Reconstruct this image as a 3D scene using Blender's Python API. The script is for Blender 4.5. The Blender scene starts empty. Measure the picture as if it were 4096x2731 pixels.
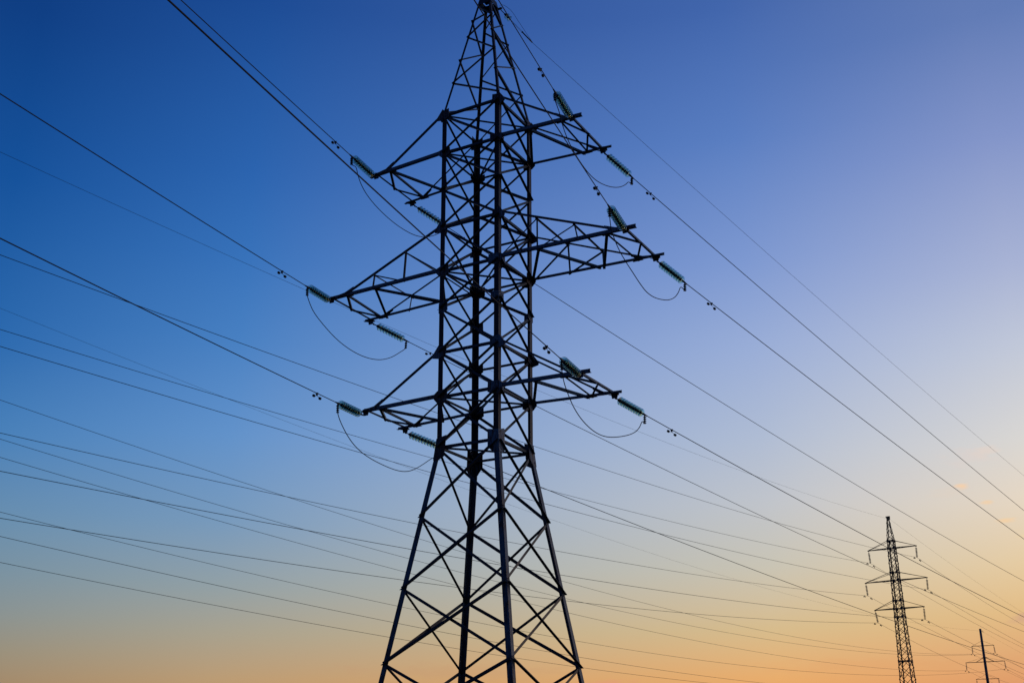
import bpy, math
from mathutils import Vector, Matrix
import random
random.seed(7)
DATA = {
 'CAM': {'loc': [19.2573, -32.2986, 1.7], 'rot': [-29.3862, 20.3651, -0.173], 'f': 4465.3},
 'Z': {'A': 24.726, 'B': 23.086, 'B2': 21.538, 'C': 19.977, 'D': 18.217, 'E': 16.76, 'G': 15.078, 'H': 13.427, 'I': 11.624, 'J': 9.21, 'K': 6.818, 'M': 4.454},
 'HW': {'A': 1.25, 'B': 1.2456, 'B2': 1.2414, 'C': 1.2372, 'D': 1.2324, 'E': 1.2285, 'G': 1.2239, 'H': 1.2195, 'I': 1.2146, 'J': 1.5931, 'K': 1.9684, 'M': 2.3393},
 'tap': 0.15687,
 'ARMS': {
  'TR': {
   'side': 1,
   'low': 'B',
   'up': 'A',
   'N0': [1.246, -1.246, 23.086],
   'F0': [1.246, 1.246, 23.086],
   'Ne': [4.517, -1.03, 23.086],
   'Fe': [4.505, 1.555, 23.086],
   'Nb': [4.162, -1.054, 23.086],
   'Fb': [4.166, 1.523, 23.086],
   'P1': [2.464, -1.165, 23.086],
   'Q': [3.566, 1.466, 23.086],
   'P2': [3.677, -1.085, 23.086],
   'Nt': [3.864, -1.073, 23.086],
   'Ft': [3.938, 1.501, 23.086],
   'NU': [1.25, -1.25, 24.726],
   'FU': [1.25, 1.25, 24.726]},
  'TL': {
   'side': -1,
   'low': 'B',
   'up': 'A',
   'N0': [-1.246, -1.246, 23.086],
   'F0': [-1.246, 1.246, 23.086],
   'Ne': [-4.773, -1.034, 23.086],
   'Fe': [-4.837, 1.557, 23.086],
   'Nb': [-4.413, -1.055, 23.086],
   'Fb': [-4.488, 1.527, 23.086],
   'P1': [-2.79, 1.38, 23.086],
   'Q': [-3.812, 1.468, 23.086],
   'P2': [-3.677, -1.099, 23.086],
   'Nt': [-3.944, -1.083, 23.086],
   'Ft': [-3.882, 1.474, 23.086],
   'NU': [-1.25, -1.25, 24.726],
   'FU': [-1.25, 1.25, 24.726]},
  'MR': {
   'side': 1,
   'low': 'D',
   'up': 'C',
   'N0': [1.232, -1.232, 18.217],
   'F0': [1.232, 1.232, 18.217],
   'Ne': [6.4, -1.04, 18.217],
   'Fe': [6.372, 1.543, 18.217],
   'Nb': [6.037, -1.053, 18.217],
   'Fb': [6.049, 1.524, 18.217],
   'P1': [2.763, -1.175, 18.217],
   'S': [3.989, 1.399, 18.217],
   'Q': [5.392, 1.484, 18.217],
   'P2': [5.327, -1.08, 18.217],
   'V1': [2.714, -1.177, 18.217],
   'V2': [4.26, -1.12, 18.217],
   'W1': [2.766, 1.325, 18.217],
   'W2': [4.083, 1.405, 18.217],
   'Nt': [5.662, -1.067, 18.217],
   'Ft': [5.542, 1.493, 18.217],
   'NU': [1.237, -1.237, 19.977],
   'FU': [1.237, 1.237, 19.977],
   'A1': [2.718, -1.18, 19.388],
   'A2': [4.145, -1.125, 18.82],
   'B1': [2.707, 1.325, 19.376],
   'B2': [4.064, 1.405, 18.821]},
  'ML': {
   'side': -1,
   'low': 'D',
   'up': 'C',
   'N0': [-1.232, -1.232, 18.217],
   'F0': [-1.232, 1.232, 18.217],
   'Ne': [-6.599, -1.042, 18.217],
   'Fe': [-6.645, 1.544, 18.217],
   'Nb': [-6.29, -1.053, 18.217],
   'Fb': [-6.344, 1.527, 18.217],
   'P1': [-2.709, 1.317, 18.217],
   'S': [-5.554, 1.481, 18.217],
   'Q': [-5.706, 1.49, 18.217],
   'P2': [-5.477, -1.082, 18.217],
   'P3': [-4.228, -1.126, 18.217],
   'V1': [-2.863, -1.175, 18.217],
   'V2': [-4.315, -1.123, 18.217],
   'W1': [-2.818, 1.324, 18.217],
   'W2': [-4.343, 1.412, 18.217],
   'Nt': [-5.642, -1.076, 18.217],
   'Ft': [-5.628, 1.485, 18.217],
   'NU': [-1.237, -1.237, 19.977],
   'FU': [-1.237, 1.237, 19.977],
   'A1': [-2.794, -1.18, 19.355],
   'A2': [-4.247, -1.127, 18.774],
   'B1': [-2.763, 1.323, 19.365],
   'B2': [-4.249, 1.407, 18.769]},
  'BR': {
   'side': 1,
   'low': 'H',
   'up': 'G',
   'N0': [1.219, -1.219, 13.427],
   'F0': [1.219, 1.219, 13.427],
   'Ne': [4.573, -1.035, 13.427],
   'Fe': [4.541, 1.553, 13.427],
   'Nb': [4.224, -1.054, 13.427],
   'Fb': [4.268, 1.526, 13.427],
   'P1': [2.586, -1.144, 13.427],
   'Q': [3.458, 1.444, 13.427],
   'P2': [3.644, -1.086, 13.427],
   'Nt': [3.924, -1.071, 13.427],
   'Ft': [3.858, 1.485, 13.427],
   'NU': [1.224, -1.224, 15.078],
   'FU': [1.224, 1.224, 15.078]},
  'BL': {
   'side': -1,
   'low': 'H',
   'up': 'G',
   'N0': [-1.219, -1.219, 13.427],
   'F0': [-1.219, 1.219, 13.427],
   'Ne': [-4.516, -1.055, 13.427],
   'Fe': [-4.826, 1.549, 13.427],
   'Nb': [-4.417, -1.06, 13.427],
   'Fb': [-4.478, 1.517, 13.427],
   'P1': [-2.709, 1.355, 13.427],
   'Q': [-3.867, 1.461, 13.427],
   'P2': [-3.712, -1.095, 13.427],
   'Nt': [-4.039, -1.079, 13.427],
   'Ft': [-3.937, 1.468, 13.427],
   'NU': [-1.224, -1.224, 15.078],
   'FU': [-1.224, 1.224, 15.078]}},
 'PEAK': {
  'hT': 0.322,
  'zT': 29.926,
  'nodes': {
   'L1': [-0.439, -0.439, 29.274],
   'L2': [-0.584, -0.584, 28.459],
   'L3': [-0.783, -0.783, 27.342],
   'L4': [-0.981, -0.981, 26.233],
   'F0': [0.436, -0.436, 29.288],
   'F1': [0.582, -0.582, 28.47],
   'F2': [0.771, -0.771, 27.412],
   'F3': [0.963, -0.963, 26.333],
   'R1': [0.436, 0.436, 29.291],
   'R2': [0.595, 0.595, 28.398],
   'R3': [0.78, 0.78, 27.361],
   'R4': [0.996, 0.996, 26.148],
   'B1': [-0.441, 0.441, 29.262],
   'B2': [-0.603, 0.603, 28.351],
   'B3': [-0.787, 0.787, 27.323],
   'B4': [-0.998, 0.998, 26.14],
   'F4': [1.186, -1.186, 25.086],
   'top': [-0.247, -0.247, 30.348]}},
 'W': {
  'near': {
   'TR': {'A': [4.168, -1.053, 22.966], 'h': 2.93869, 'a': -0.11079, 'b': 0.0004206, 'damp': 4.023},
   'MR': {'A': [6.043, -1.053, 18.097], 'h': 2.95224, 'a': -0.08489, 'b': 0.0003529, 'damp': 3.969},
   'BR': {'A': [4.244, -1.053, 13.307], 'h': 2.94462, 'a': -0.08192, 'b': 0.0003861, 'damp': 3.989},
   'TL': {'A': [-4.448, -1.053, 22.966], 'h': 2.92096, 'a': -0.11306, 'b': 0.0004011, 'damp': 3.636},
   'ML': {'A': [-6.285, -1.053, 18.097], 'h': 2.91769, 'a': -0.10387, 'b': 0.0003026, 'damp': 4.027},
   'BL': {'A': [-4.547, -1.053, 13.307], 'h': 2.91339, 'a': -0.08539, 'b': 0.0003105, 'damp': 3.776}},
  'far': {
   'TR': {'A': [4.168, 1.523, 22.966], 'h': 0.17642, 'a': -0.13332, 'b': 0.0002689, 'damp': 3.222},
   'MR': {'A': [6.043, 1.523, 18.097], 'h': 0.18417, 'a': -0.12673, 'b': 0.0003463, 'damp': 3.764},
   'BR': {'A': [4.244, 1.523, 13.307], 'h': 0.18407, 'a': -0.10274, 'b': 0.000404, 'damp': 3.666},
   'TL': {'A': [-4.448, 1.523, 22.966], 'h': 0.209, 'a': -0.13853, 'b': 0.0004076, 'damp': 3.034},
   'ML': {'A': [-6.285, 1.523, 18.097], 'h': 0.17046, 'a': -0.09219, 'b': 0.0003186, 'damp': 3.46},
   'BL': {'A': [-4.547, 1.523, 13.307], 'h': 0.21584, 'a': -0.09886, 'b': 0.0003506}},
  'earth': {'A': [0.25, 0.45, 30.0], 'h': 0.17886, 'a': -0.12803, 'b': 0.0002795}},
 'J': {
  'TR': [[4.611, -3.149, 22.362], [4.609, -2.978, 22.113], [4.607, -2.843, 21.72], [4.602, -2.405, 21.268], [4.596, -1.853, 21.113], [4.591, -1.354, 20.956], [4.584, -0.714, 20.811], [4.579, -0.247, 20.828], [4.572, 0.373, 20.945], [4.564, 1.089, 21.169], [4.557, 1.76, 21.433], [4.551, 2.305, 21.739], [4.546, 2.712, 22.049], [4.543, 2.963, 22.27]],
  'TL': [[-3.968, -2.945, 22.403], [-3.969, -2.826, 22.149], [-3.97, -2.667, 21.901], [-3.972, -2.43, 21.689], [-3.974, -2.093, 21.52], [-3.977, -1.673, 21.386], [-3.98, -1.164, 21.286], [-3.983, -0.735, 21.228], [-3.986, -0.255, 21.166], [-3.991, 0.491, 21.179], [-3.996, 1.124, 21.249], [-3.999, 1.66, 21.375], [-4.004, 2.31, 21.728], [-4.007, 2.752, 22.036], [-4.009, 3.145, 22.34]],
  'MR': [[6.457, -3.302, 17.516], [6.457, -3.205, 17.224], [6.456, -3.077, 16.946], [6.455, -2.705, 16.656], [6.453, -2.163, 16.456], [6.45, -1.534, 16.365], [6.448, -1.036, 16.131], [6.445, -0.52, 15.967], [6.443, -0.037, 16.014], [6.44, 0.762, 16.221], [6.436, 1.673, 16.477], [6.434, 2.162, 16.734], [6.432, 2.609, 17.157], [6.431, 2.851, 17.463]],
  'ML': [[-5.799, -3.05, 17.521], [-5.807, -2.672, 17.052], [-5.82, -1.978, 16.6], [-5.836, -1.152, 16.35], [-5.855, -0.173, 16.223], [-5.872, 0.687, 16.223], [-5.892, 1.715, 16.413], [-5.907, 2.463, 16.755], [-5.919, 3.066, 17.283], [-5.926, 3.461, 17.754]],
  'BR': [[4.675, -3.258, 12.738], [4.674, -3.155, 12.443], [4.672, -2.902, 12.082], [4.67, -2.567, 11.777], [4.667, -2.105, 11.536], [4.662, -1.384, 11.39], [4.658, -0.802, 11.349], [4.654, -0.198, 11.394], [4.65, 0.432, 11.533], [4.644, 1.278, 11.806], [4.639, 1.96, 12.007], [4.636, 2.469, 12.222], [4.633, 2.846, 12.497], [4.632, 3.026, 12.758]],
  'BL': [[-4.05, -3.069, 12.777], [-4.051, -2.978, 12.526], [-4.053, -2.707, 12.183], [-4.056, -2.302, 11.904], [-4.059, -1.784, 11.68], [-4.063, -1.269, 11.623], [-4.067, -0.684, 11.543], [-4.073, 0.093, 11.517], [-4.076, 0.521, 11.508], [-4.079, 1.015, 11.57], [-4.082, 1.39, 11.674], [-4.084, 1.767, 11.858], [-4.088, 2.278, 12.173], [-4.091, 2.735, 12.454], [-4.094, 3.065, 12.746]]},
 'T2': {'base': [-6.646, 105.284], 'w': -0.14561, 'half': [2.844, 3.616, 2.85], 'z': [24.621, 20.871, 17.642]},
 'T3': {'base': [-10.248, 200.842], 'w': -0.12971, 'half': [1.964, 3.471, 1.98], 'z': [20.976, 18.035, 14.978]},
 'E2': {'A': [-6.765, 105.301, 28.221], 'h': -3.04648, 'a': -0.07916, 'b': 0.0003905},
 'E3': {'A': [-10.073, 200.819, 23.713], 'h': -3.01919, 'a': -0.06306, 'b': 0.0003596},
 'E2R': {'A': [-6.42, 105.251, 28.087], 'h': 0.12576, 'a': -0.11181, 'b': 0.0003562},
 'L2': {
  'TR': {'A': [-3.856, 104.875, 23.285], 'h': -3.02651, 'a': -0.07117, 'b': 0.0003516},
  'TL': {'A': [-9.391, 105.687, 23.174], 'h': -3.00822, 'a': -0.06949, 'b': 0.0003535},
  'MR': {'A': [-3.1, 104.764, 19.534], 'h': -2.993, 'a': -0.05893, 'b': 0.0003487},
  'ML': {'A': [-10.15, 105.798, 19.429], 'h': -2.99337, 'a': -0.07321, 'b': 0.0003691},
  'BR': {'A': [-3.845, 104.873, 16.247], 'h': -2.98935, 'a': -0.06997, 'b': 0.0003335},
  'BL': {'A': [-9.296, 105.673, 16.238], 'h': -2.99834, 'a': -0.08521, 'b': 0.000396}},
 'R2': {
  'TR': {'A': [-3.856, 104.875, 23.285], 'h': 0.12072, 'a': -0.09515, 'b': 0.0004052},
  'TL': {'A': [-9.391, 105.687, 23.174], 'h': 0.15561, 'a': -0.11571, 'b': 0.0003825},
  'MR': {'A': [-3.1, 104.764, 19.534], 'h': 0.17129, 'a': -0.12096, 'b': 0.0003755},
  'ML': {'A': [-10.15, 105.798, 19.429], 'h': 0.15695, 'a': -0.11799, 'b': 0.0003802},
  'BR': {'A': [-3.845, 104.873, 16.247], 'h': 0.18607, 'a': -0.11942, 'b': 0.0003801},
  'BL': {'A': [-9.296, 105.673, 16.238], 'h': 0.08276, 'a': -0.08009, 'b': 0.0004142}},
 'L3': {
  'TL': {'A': [-12.24, 201.101, 19.608], 'h': -3.01955, 'a': -0.07394, 'b': 0.0004092},
  'TR': {'A': [-8.204, 200.575, 19.58], 'h': -2.98832, 'a': -0.09114, 'b': 0.0004578},
  'ML': {'A': [-13.731, 201.296, 16.667], 'h': -3.02374, 'a': -0.06428, 'b': 0.0003584},
  'MR': {'A': [-6.713, 200.381, 16.69], 'h': -2.94986, 'a': -0.09645, 'b': 0.0004919},
  'BL': {'A': [-12.212, 201.098, 13.61], 'h': -3.02082, 'a': -0.07269, 'b': 0.0003615},
  'BR': {'A': [-8.285, 200.586, 13.61], 'h': -2.97709, 'a': -0.08194, 'b': 0.0003969}}}
S = bpy.context.scene
COL = S.collection
R = math.radians
PI = math.pi

# ------------------------------------------------------------------ camera
cd = DATA['CAM']
yaw, pitch, roll = [R(a) for a in cd['rot']]
fw = Vector((math.sin(yaw)*math.cos(pitch), math.cos(yaw)*math.cos(pitch), math.sin(pitch)))
rt = Vector((math.cos(yaw), -math.sin(yaw), 0.0))
up = rt.cross(fw)
r2 = rt*math.cos(roll) + up*math.sin(roll)
u2 = -rt*math.sin(roll) + up*math.cos(roll)
cam = bpy.data.cameras.new('camera')
camo = bpy.data.objects.new('camera', cam)
COL.objects.link(camo)
M = Matrix((r2, u2, -fw)).transposed().to_4x4()
M.translation = Vector(cd['loc'])
camo.matrix_world = M
cam.sensor_width = 36.0
cam.lens = 36.0*cd['f']/4096.0
cam.clip_start = 0.1
cam.clip_end = 20000.0
S.camera = camo
S.view_settings.view_transform = 'Standard'
S.view_settings.look = 'None'
S.view_settings.exposure = 0.0
S.view_settings.gamma = 1.0

# ------------------------------------------------------------------ sky: dusk, sun just under the horizon to the right
SUN_AZ = R(15)      # compass heading of the afterglow, from +Y towards +X
def lin(c):
    return [((v/255.0)/12.92 if v/255.0 <= 0.04045 else ((v/255.0+0.055)/1.055)**2.4) for v in c]
world = bpy.data.worlds.new('World')
S.world = world
world.use_nodes = True
nt = world.node_tree
nt.nodes.clear()
N = nt.nodes.new
L = nt.links.new
def math_node(op, a, b=None, c=None, clamp=False):
    n = N('ShaderNodeMath'); n.operation = op; n.use_clamp = clamp
    for i, v in enumerate((a, b, c)):
        if v is None: continue
        if isinstance(v, (int, float)): n.inputs[i].default_value = v
        else: L(v, n.inputs[i])
    return n.outputs[0]
tc = N('ShaderNodeTexCoord')
sep = N('ShaderNodeSeparateXYZ'); L(tc.outputs['Generated'], sep.inputs[0])
X, Y, Zc = sep.outputs
elev = math_node('MULTIPLY', math_node('ARCSINE', Zc), 180/PI)
hl = math_node('SQRT', math_node('ADD', math_node('ADD', math_node('MULTIPLY', X, X), math_node('MULTIPLY', Y, Y)), 1e-6))
dot = math_node('ADD', math_node('MULTIPLY', X, math.sin(SUN_AZ)), math_node('MULTIPLY', Y, math.cos(SUN_AZ)))
ang = math_node('MULTIPLY', math_node('ARCCOSINE', math_node('MULTIPLY', math_node('DIVIDE', dot, hl), 0.99999)), 180/PI)
elev01 = math_node('DIVIDE', math_node('ADD', elev, 5.0), 95.0, clamp=True)
TOP = (14, 46, 104)
RAMPS = [  # angle from the afterglow, [(elevation, sRGB)]
 (18.5, [(-5,(176,104,74)),(3,(222,153,106)),(6.2,(229,189,132)),(8.2,(232,204,160)),(11.2,(232,216,195)),(14,(218,215,211)),(18.2,(193,200,217)),(22,(168,179,213)),(28,(131,149,201)),(33.5,(98,124,182)),(60,(36,70,132)),(90,TOP)]),
 (31.5, [(-5,(180,108,74)),(3.3,(234,172,106)),(5.7,(216,188,140)),(8.8,(201,196,181)),(11.9,(192,196,203)),(15.1,(175,188,212)),(19.6,(153,173,215)),(23.8,(126,153,209)),(30,(90,126,193)),(36.3,(66,102,172)),(60,(28,62,126)),(90,TOP)]),
 (59.0, [(-5,(140,96,70)),(3.3,(188,155,114)),(5.6,(168,161,142)),(7.8,(146,160,165)),(10.9,(120,154,188)),(15.2,(98,146,202)),(19.9,(72,128,194)),(24,(56,114,186)),(28.2,(44,100,175)),(36.4,(29,76,149)),(60,(18,52,112)),(90,TOP)]),
 (71.0, [(-5,(110,84,70)),(3.1,(156,133,105)),(4.5,(148,141,123)),(6.3,(131,144,147)),(8.2,(116,143,161)),(10.2,(103,141,172)),(14.2,(70,127,184)),(18.5,(43,105,174)),(26.2,(22,82,155)),(33.8,(16,63,132)),(60,(12,44,100)),(90,TOP)]),
 (125.0,[(-5,(38,44,60)),(3,(50,58,84)),(8,(50,66,104)),(18,(32,62,112)),(34,(16,48,104)),(60,(12,42,98)),(90,TOP)]),
]
prev = None
for k, (a, st) in enumerate(RAMPS):
    rp = N('ShaderNodeValToRGB'); rp.color_ramp.interpolation = 'LINEAR'
    el = rp.color_ramp.elements
    while len(el) > 1: el.remove(el[0])
    for j, (e, c) in enumerate(st):
        p = (e+5.0)/95.0
        q = el[0] if j == 0 else el.new(p)
        q.position = p; q.color = lin(c)+[1.0]
    L(elev01, rp.inputs[0])
    if prev is None: prev = rp.outputs[0]
    else:
        mr = N('ShaderNodeMapRange'); mr.interpolation_type = 'LINEAR'
        mr.inputs['From Min'].default_value = RAMPS[k-1][0]; mr.inputs['From Max'].default_value = a
        L(ang, mr.inputs['Value'])
        mx = N('ShaderNodeMix'); mx.data_type = 'RGBA'
        L(mr.outputs[0], mx.inputs['Factor']); L(prev, mx.inputs['A']); L(rp.outputs[0], mx.inputs['B'])
        prev = mx.outputs['Result']
# faint wisps of afterglow cloud near the bright side
az = math_node('MULTIPLY', math_node('ARCTAN2', X, Y), 180/PI)
nz = N('ShaderNodeTexNoise'); nz.inputs['Scale'].default_value = 55.0; nz.inputs['Detail'].default_value = 6.0
mp = N('ShaderNodeMapping'); mp.inputs['Scale'].default_value = (1, 1, 4.0)
L(tc.outputs['Generated'], mp.inputs[0]); L(mp.outputs[0], nz.inputs[0])
CL = [(-5.75,13.55,1.0,.35,(236,212,194),.32),(-6.5,13.35,1.5,.6,(226,208,200),.3),(-7.1,11.98,.5,.18,(250,208,164),.8),(-7.8,11.8,1.2,.35,(224,208,192),.4),
      (-6.1,11.15,.35,.12,(244,208,166),.7),(-5.55,10.25,.6,.20,(250,208,156),.75),(-5.2,5.85,1.1,.34,(208,164,136),.6),(-24.7,3.35,1.9,.24,(226,156,120),.55),
      (-12,4.0,6.0,.5,(226,160,106),.2),(-3.8,9.6,1.6,.3,(244,214,160),.35),(-32,3.9,7.0,.5,(196,152,116),.25)]
for (ca, ce, wa, he, c, s_) in CL:
    da = math_node('DIVIDE', math_node('SUBTRACT', az, ca), wa)
    de = math_node('DIVIDE', math_node('SUBTRACT', elev, ce), he)
    rr = math_node('SQRT', math_node('ADD', math_node('MULTIPLY', da, da), math_node('MULTIPLY', de, de)))
    rr = math_node('ADD', rr, math_node('MULTIPLY', math_node('SUBTRACT', nz.outputs[0], 0.5), 2.4))
    m = N('ShaderNodeMapRange'); m.interpolation_type = 'SMOOTHSTEP'
    m.inputs['From Min'].default_value = 1.0; m.inputs['From Max'].default_value = 0.1
    m.inputs['To Max'].default_value = s_
    L(rr, m.inputs['Value'])
    mx = N('ShaderNodeMix'); mx.data_type = 'RGBA'
    L(m.outputs[0], mx.inputs['Factor']); L(prev, mx.inputs['A']); mx.inputs['B'].default_value = lin(c)+[1.0]
    prev = mx.outputs['Result']
bg = N('ShaderNodeBackground'); L(prev, bg.inputs['Color']); bg.inputs['Strength'].default_value = 1.0
wo = N('ShaderNodeOutputWorld'); L(bg.outputs[0], wo.inputs['Surface'])

rim_lamp = bpy.data.lights.new('rim_lamp', 'SUN')  # weak warm lamp added for a slight rim; the sun itself has set
rim_lamp.energy = 0.10; rim_lamp.angle = R(12); rim_lamp.color = (1.0, 0.62, 0.36)
rim_lampo = bpy.data.objects.new('rim_lamp', rim_lamp); COL.objects.link(rim_lampo)
sd = Vector((math.sin(SUN_AZ)*math.cos(R(2)), math.cos(SUN_AZ)*math.cos(R(2)), math.sin(R(2))))
rim_lampo.rotation_euler = sd.to_track_quat('Z', 'Y').to_euler()
rim_lampo.location = (0, 0, 60)

# ------------------------------------------------------------------ materials
def new_mat(name):
    m = bpy.data.materials.new(name); m.use_nodes = True
    t = m.node_tree; b = t.nodes['Principled BSDF']
    return m, t, b
def steel(name, c1, c2, amount, rough=.55, metal=.35, scale=3.0, streak=6.0):
    m, t, b = new_mat(name)
    co = t.nodes.new('ShaderNodeTexCoord'); mpn = t.nodes.new('ShaderNodeMapping')
    mpn.inputs['Scale'].default_value = (streak, streak, 1.0)
    t.links.new(co.outputs['Object'], mpn.inputs[0])
    n1 = t.nodes.new('ShaderNodeTexNoise'); n1.inputs['Scale'].default_value = scale; n1.inputs['Detail'].default_value = 8
    t.links.new(mpn.outputs[0], n1.inputs[0])
    n2 = t.nodes.new('ShaderNodeTexNoise'); n2.inputs['Scale'].default_value = 0.6; n2.inputs['Detail'].default_value = 3
    t.links.new(co.outputs['Object'], n2.inputs[0])
    ad = t.nodes.new('ShaderNodeMath'); ad.operation = 'ADD'
    t.links.new(n1.outputs[0], ad.inputs[0]); t.links.new(n2.outputs[0], ad.inputs[1])
    mr = t.nodes.new('ShaderNodeMapRange'); mr.inputs['From Min'].default_value = 1.22-amount; mr.inputs['From Max'].default_value = 1.42-amount
    t.links.new(ad.outputs[0], mr.inputs['Value'])
    mx = t.nodes.new('ShaderNodeMix'); mx.data_type = 'RGBA'
    mx.inputs['A'].default_value = (*c1, 1); mx.inputs['B'].default_value = (*c2, 1)
    t.links.new(mr.outputs[0], mx.inputs['Factor'])
    n3 = t.nodes.new('ShaderNodeTexNoise'); n3.inputs['Scale'].default_value = 22; n3.inputs['Detail'].default_value = 4
    t.links.new(co.outputs['Object'], n3.inputs[0])
    m3 = t.nodes.new('ShaderNodeMapRange'); m3.inputs['To Min'].default_value = .7; m3.inputs['To Max'].default_value = 1.3
    t.links.new(n3.outputs[0], m3.inputs['Value'])
    hv = t.nodes.new('ShaderNodeHueSaturation'); t.links.new(mx.outputs['Result'], hv.inputs['Color']); t.links.new(m3.outputs[0], hv.inputs['Value'])
    t.links.new(hv.outputs[0], b.inputs['Base Color'])
    b.inputs['Roughness'].default_value = rough
    mm = t.nodes.new('ShaderNodeMapRange'); mm.inputs['To Min'].default_value = metal; mm.inputs['To Max'].default_value = 0.05
    t.links.new(mr.outputs[0], mm.inputs['Value']); t.links.new(mm.outputs[0], b.inputs['Metallic'])
    bp = t.nodes.new('ShaderNodeBump'); bp.inputs['Strength'].default_value = .12; bp.inputs['Distance'].default_value = .01
    t.links.new(n3.outputs[0], bp.inputs['Height']); t.links.new(bp.outputs[0], b.inputs['Normal'])
    return m
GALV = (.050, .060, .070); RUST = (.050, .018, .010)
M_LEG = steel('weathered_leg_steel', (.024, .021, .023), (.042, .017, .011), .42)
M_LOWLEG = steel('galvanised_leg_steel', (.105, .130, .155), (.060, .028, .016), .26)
M_BRACE = steel('galvanised_brace_steel', (.045, .055, .064), RUST, .14)
M_PLATE = steel('streaked_gusset_steel', (.17, .20, .225), (.09, .03, .014), .36, scale=2.2, streak=9.0)
M_CHORD = steel('galvanised_chord_steel', (.13, .155, .18), RUST, .16)
M_FAR = steel('distant_tower_steel', (.06, .06, .065), (.06, .03, .02), .2)
M_IRON, _, b_ = new_mat('forged_fitting_iron'); b_.inputs['Base Color'].default_value = (.045, .04, .038, 1); b_.inputs['Roughness'].default_value = .6; b_.inputs['Metallic'].default_value = .3
M_WIRE, t_, b_ = new_mat('weathered_aluminium_cable'); b_.inputs['Base Color'].default_value = (.045, .045, .05, 1); b_.inputs['Roughness'].default_value = .7; b_.inputs['Metallic'].default_value = .2
M_GLASS, t_, b_ = new_mat('toughened_green_glass')
b_.inputs['Base Color'].default_value = (.58, .87, .83, 1); b_.inputs['Roughness'].default_value = .06
b_.inputs['Transmission Weight'].default_value = 1.0; b_.inputs['IOR'].default_value = 1.5
M_FGLASS, t_, b_ = new_mat('distant_dark_insulator_glass')
b_.inputs['Base Color'].default_value = (.03, .06, .06, 1); b_.inputs['Roughness'].default_value = .3
M_CONC, t_, b_ = new_mat('spun_concrete')
n = t_.nodes.new('ShaderNodeTexNoise'); n.inputs['Scale'].default_value = 3; n.inputs['Detail'].default_value = 8
cr = t_.nodes.new('ShaderNodeValToRGB'); cr.color_ramp.elements[0].color = (.10, .095, .09, 1); cr.color_ramp.elements[1].color = (.20, .19, .175, 1)
t_.links.new(n.outputs[0], cr.inputs[0]); t_.links.new(cr.outputs[0], b_.inputs['Base Color']); b_.inputs['Roughness'].default_value = .9
M_GROUND, t_, b_ = new_mat('dry_steppe_grass')
n = t_.nodes.new('ShaderNodeTexNoise'); n.inputs['Scale'].default_value = .35; n.inputs['Detail'].default_value = 12
co = t_.nodes.new('ShaderNodeTexCoord'); t_.links.new(co.outputs['Object'], n.inputs[0])
cr = t_.nodes.new('ShaderNodeValToRGB'); cr.color_ramp.elements[0].position = .35; cr.color_ramp.elements[1].position = .7
cr.color_ramp.elements[0].color = (.030, .034, .014, 1); cr.color_ramp.elements[1].color = (.085, .075, .035, 1)
t_.links.new(n.outputs[0], cr.inputs[0]); t_.links.new(cr.outputs[0], b_.inputs['Base Color']); b_.inputs['Roughness'].default_value = .95

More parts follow.
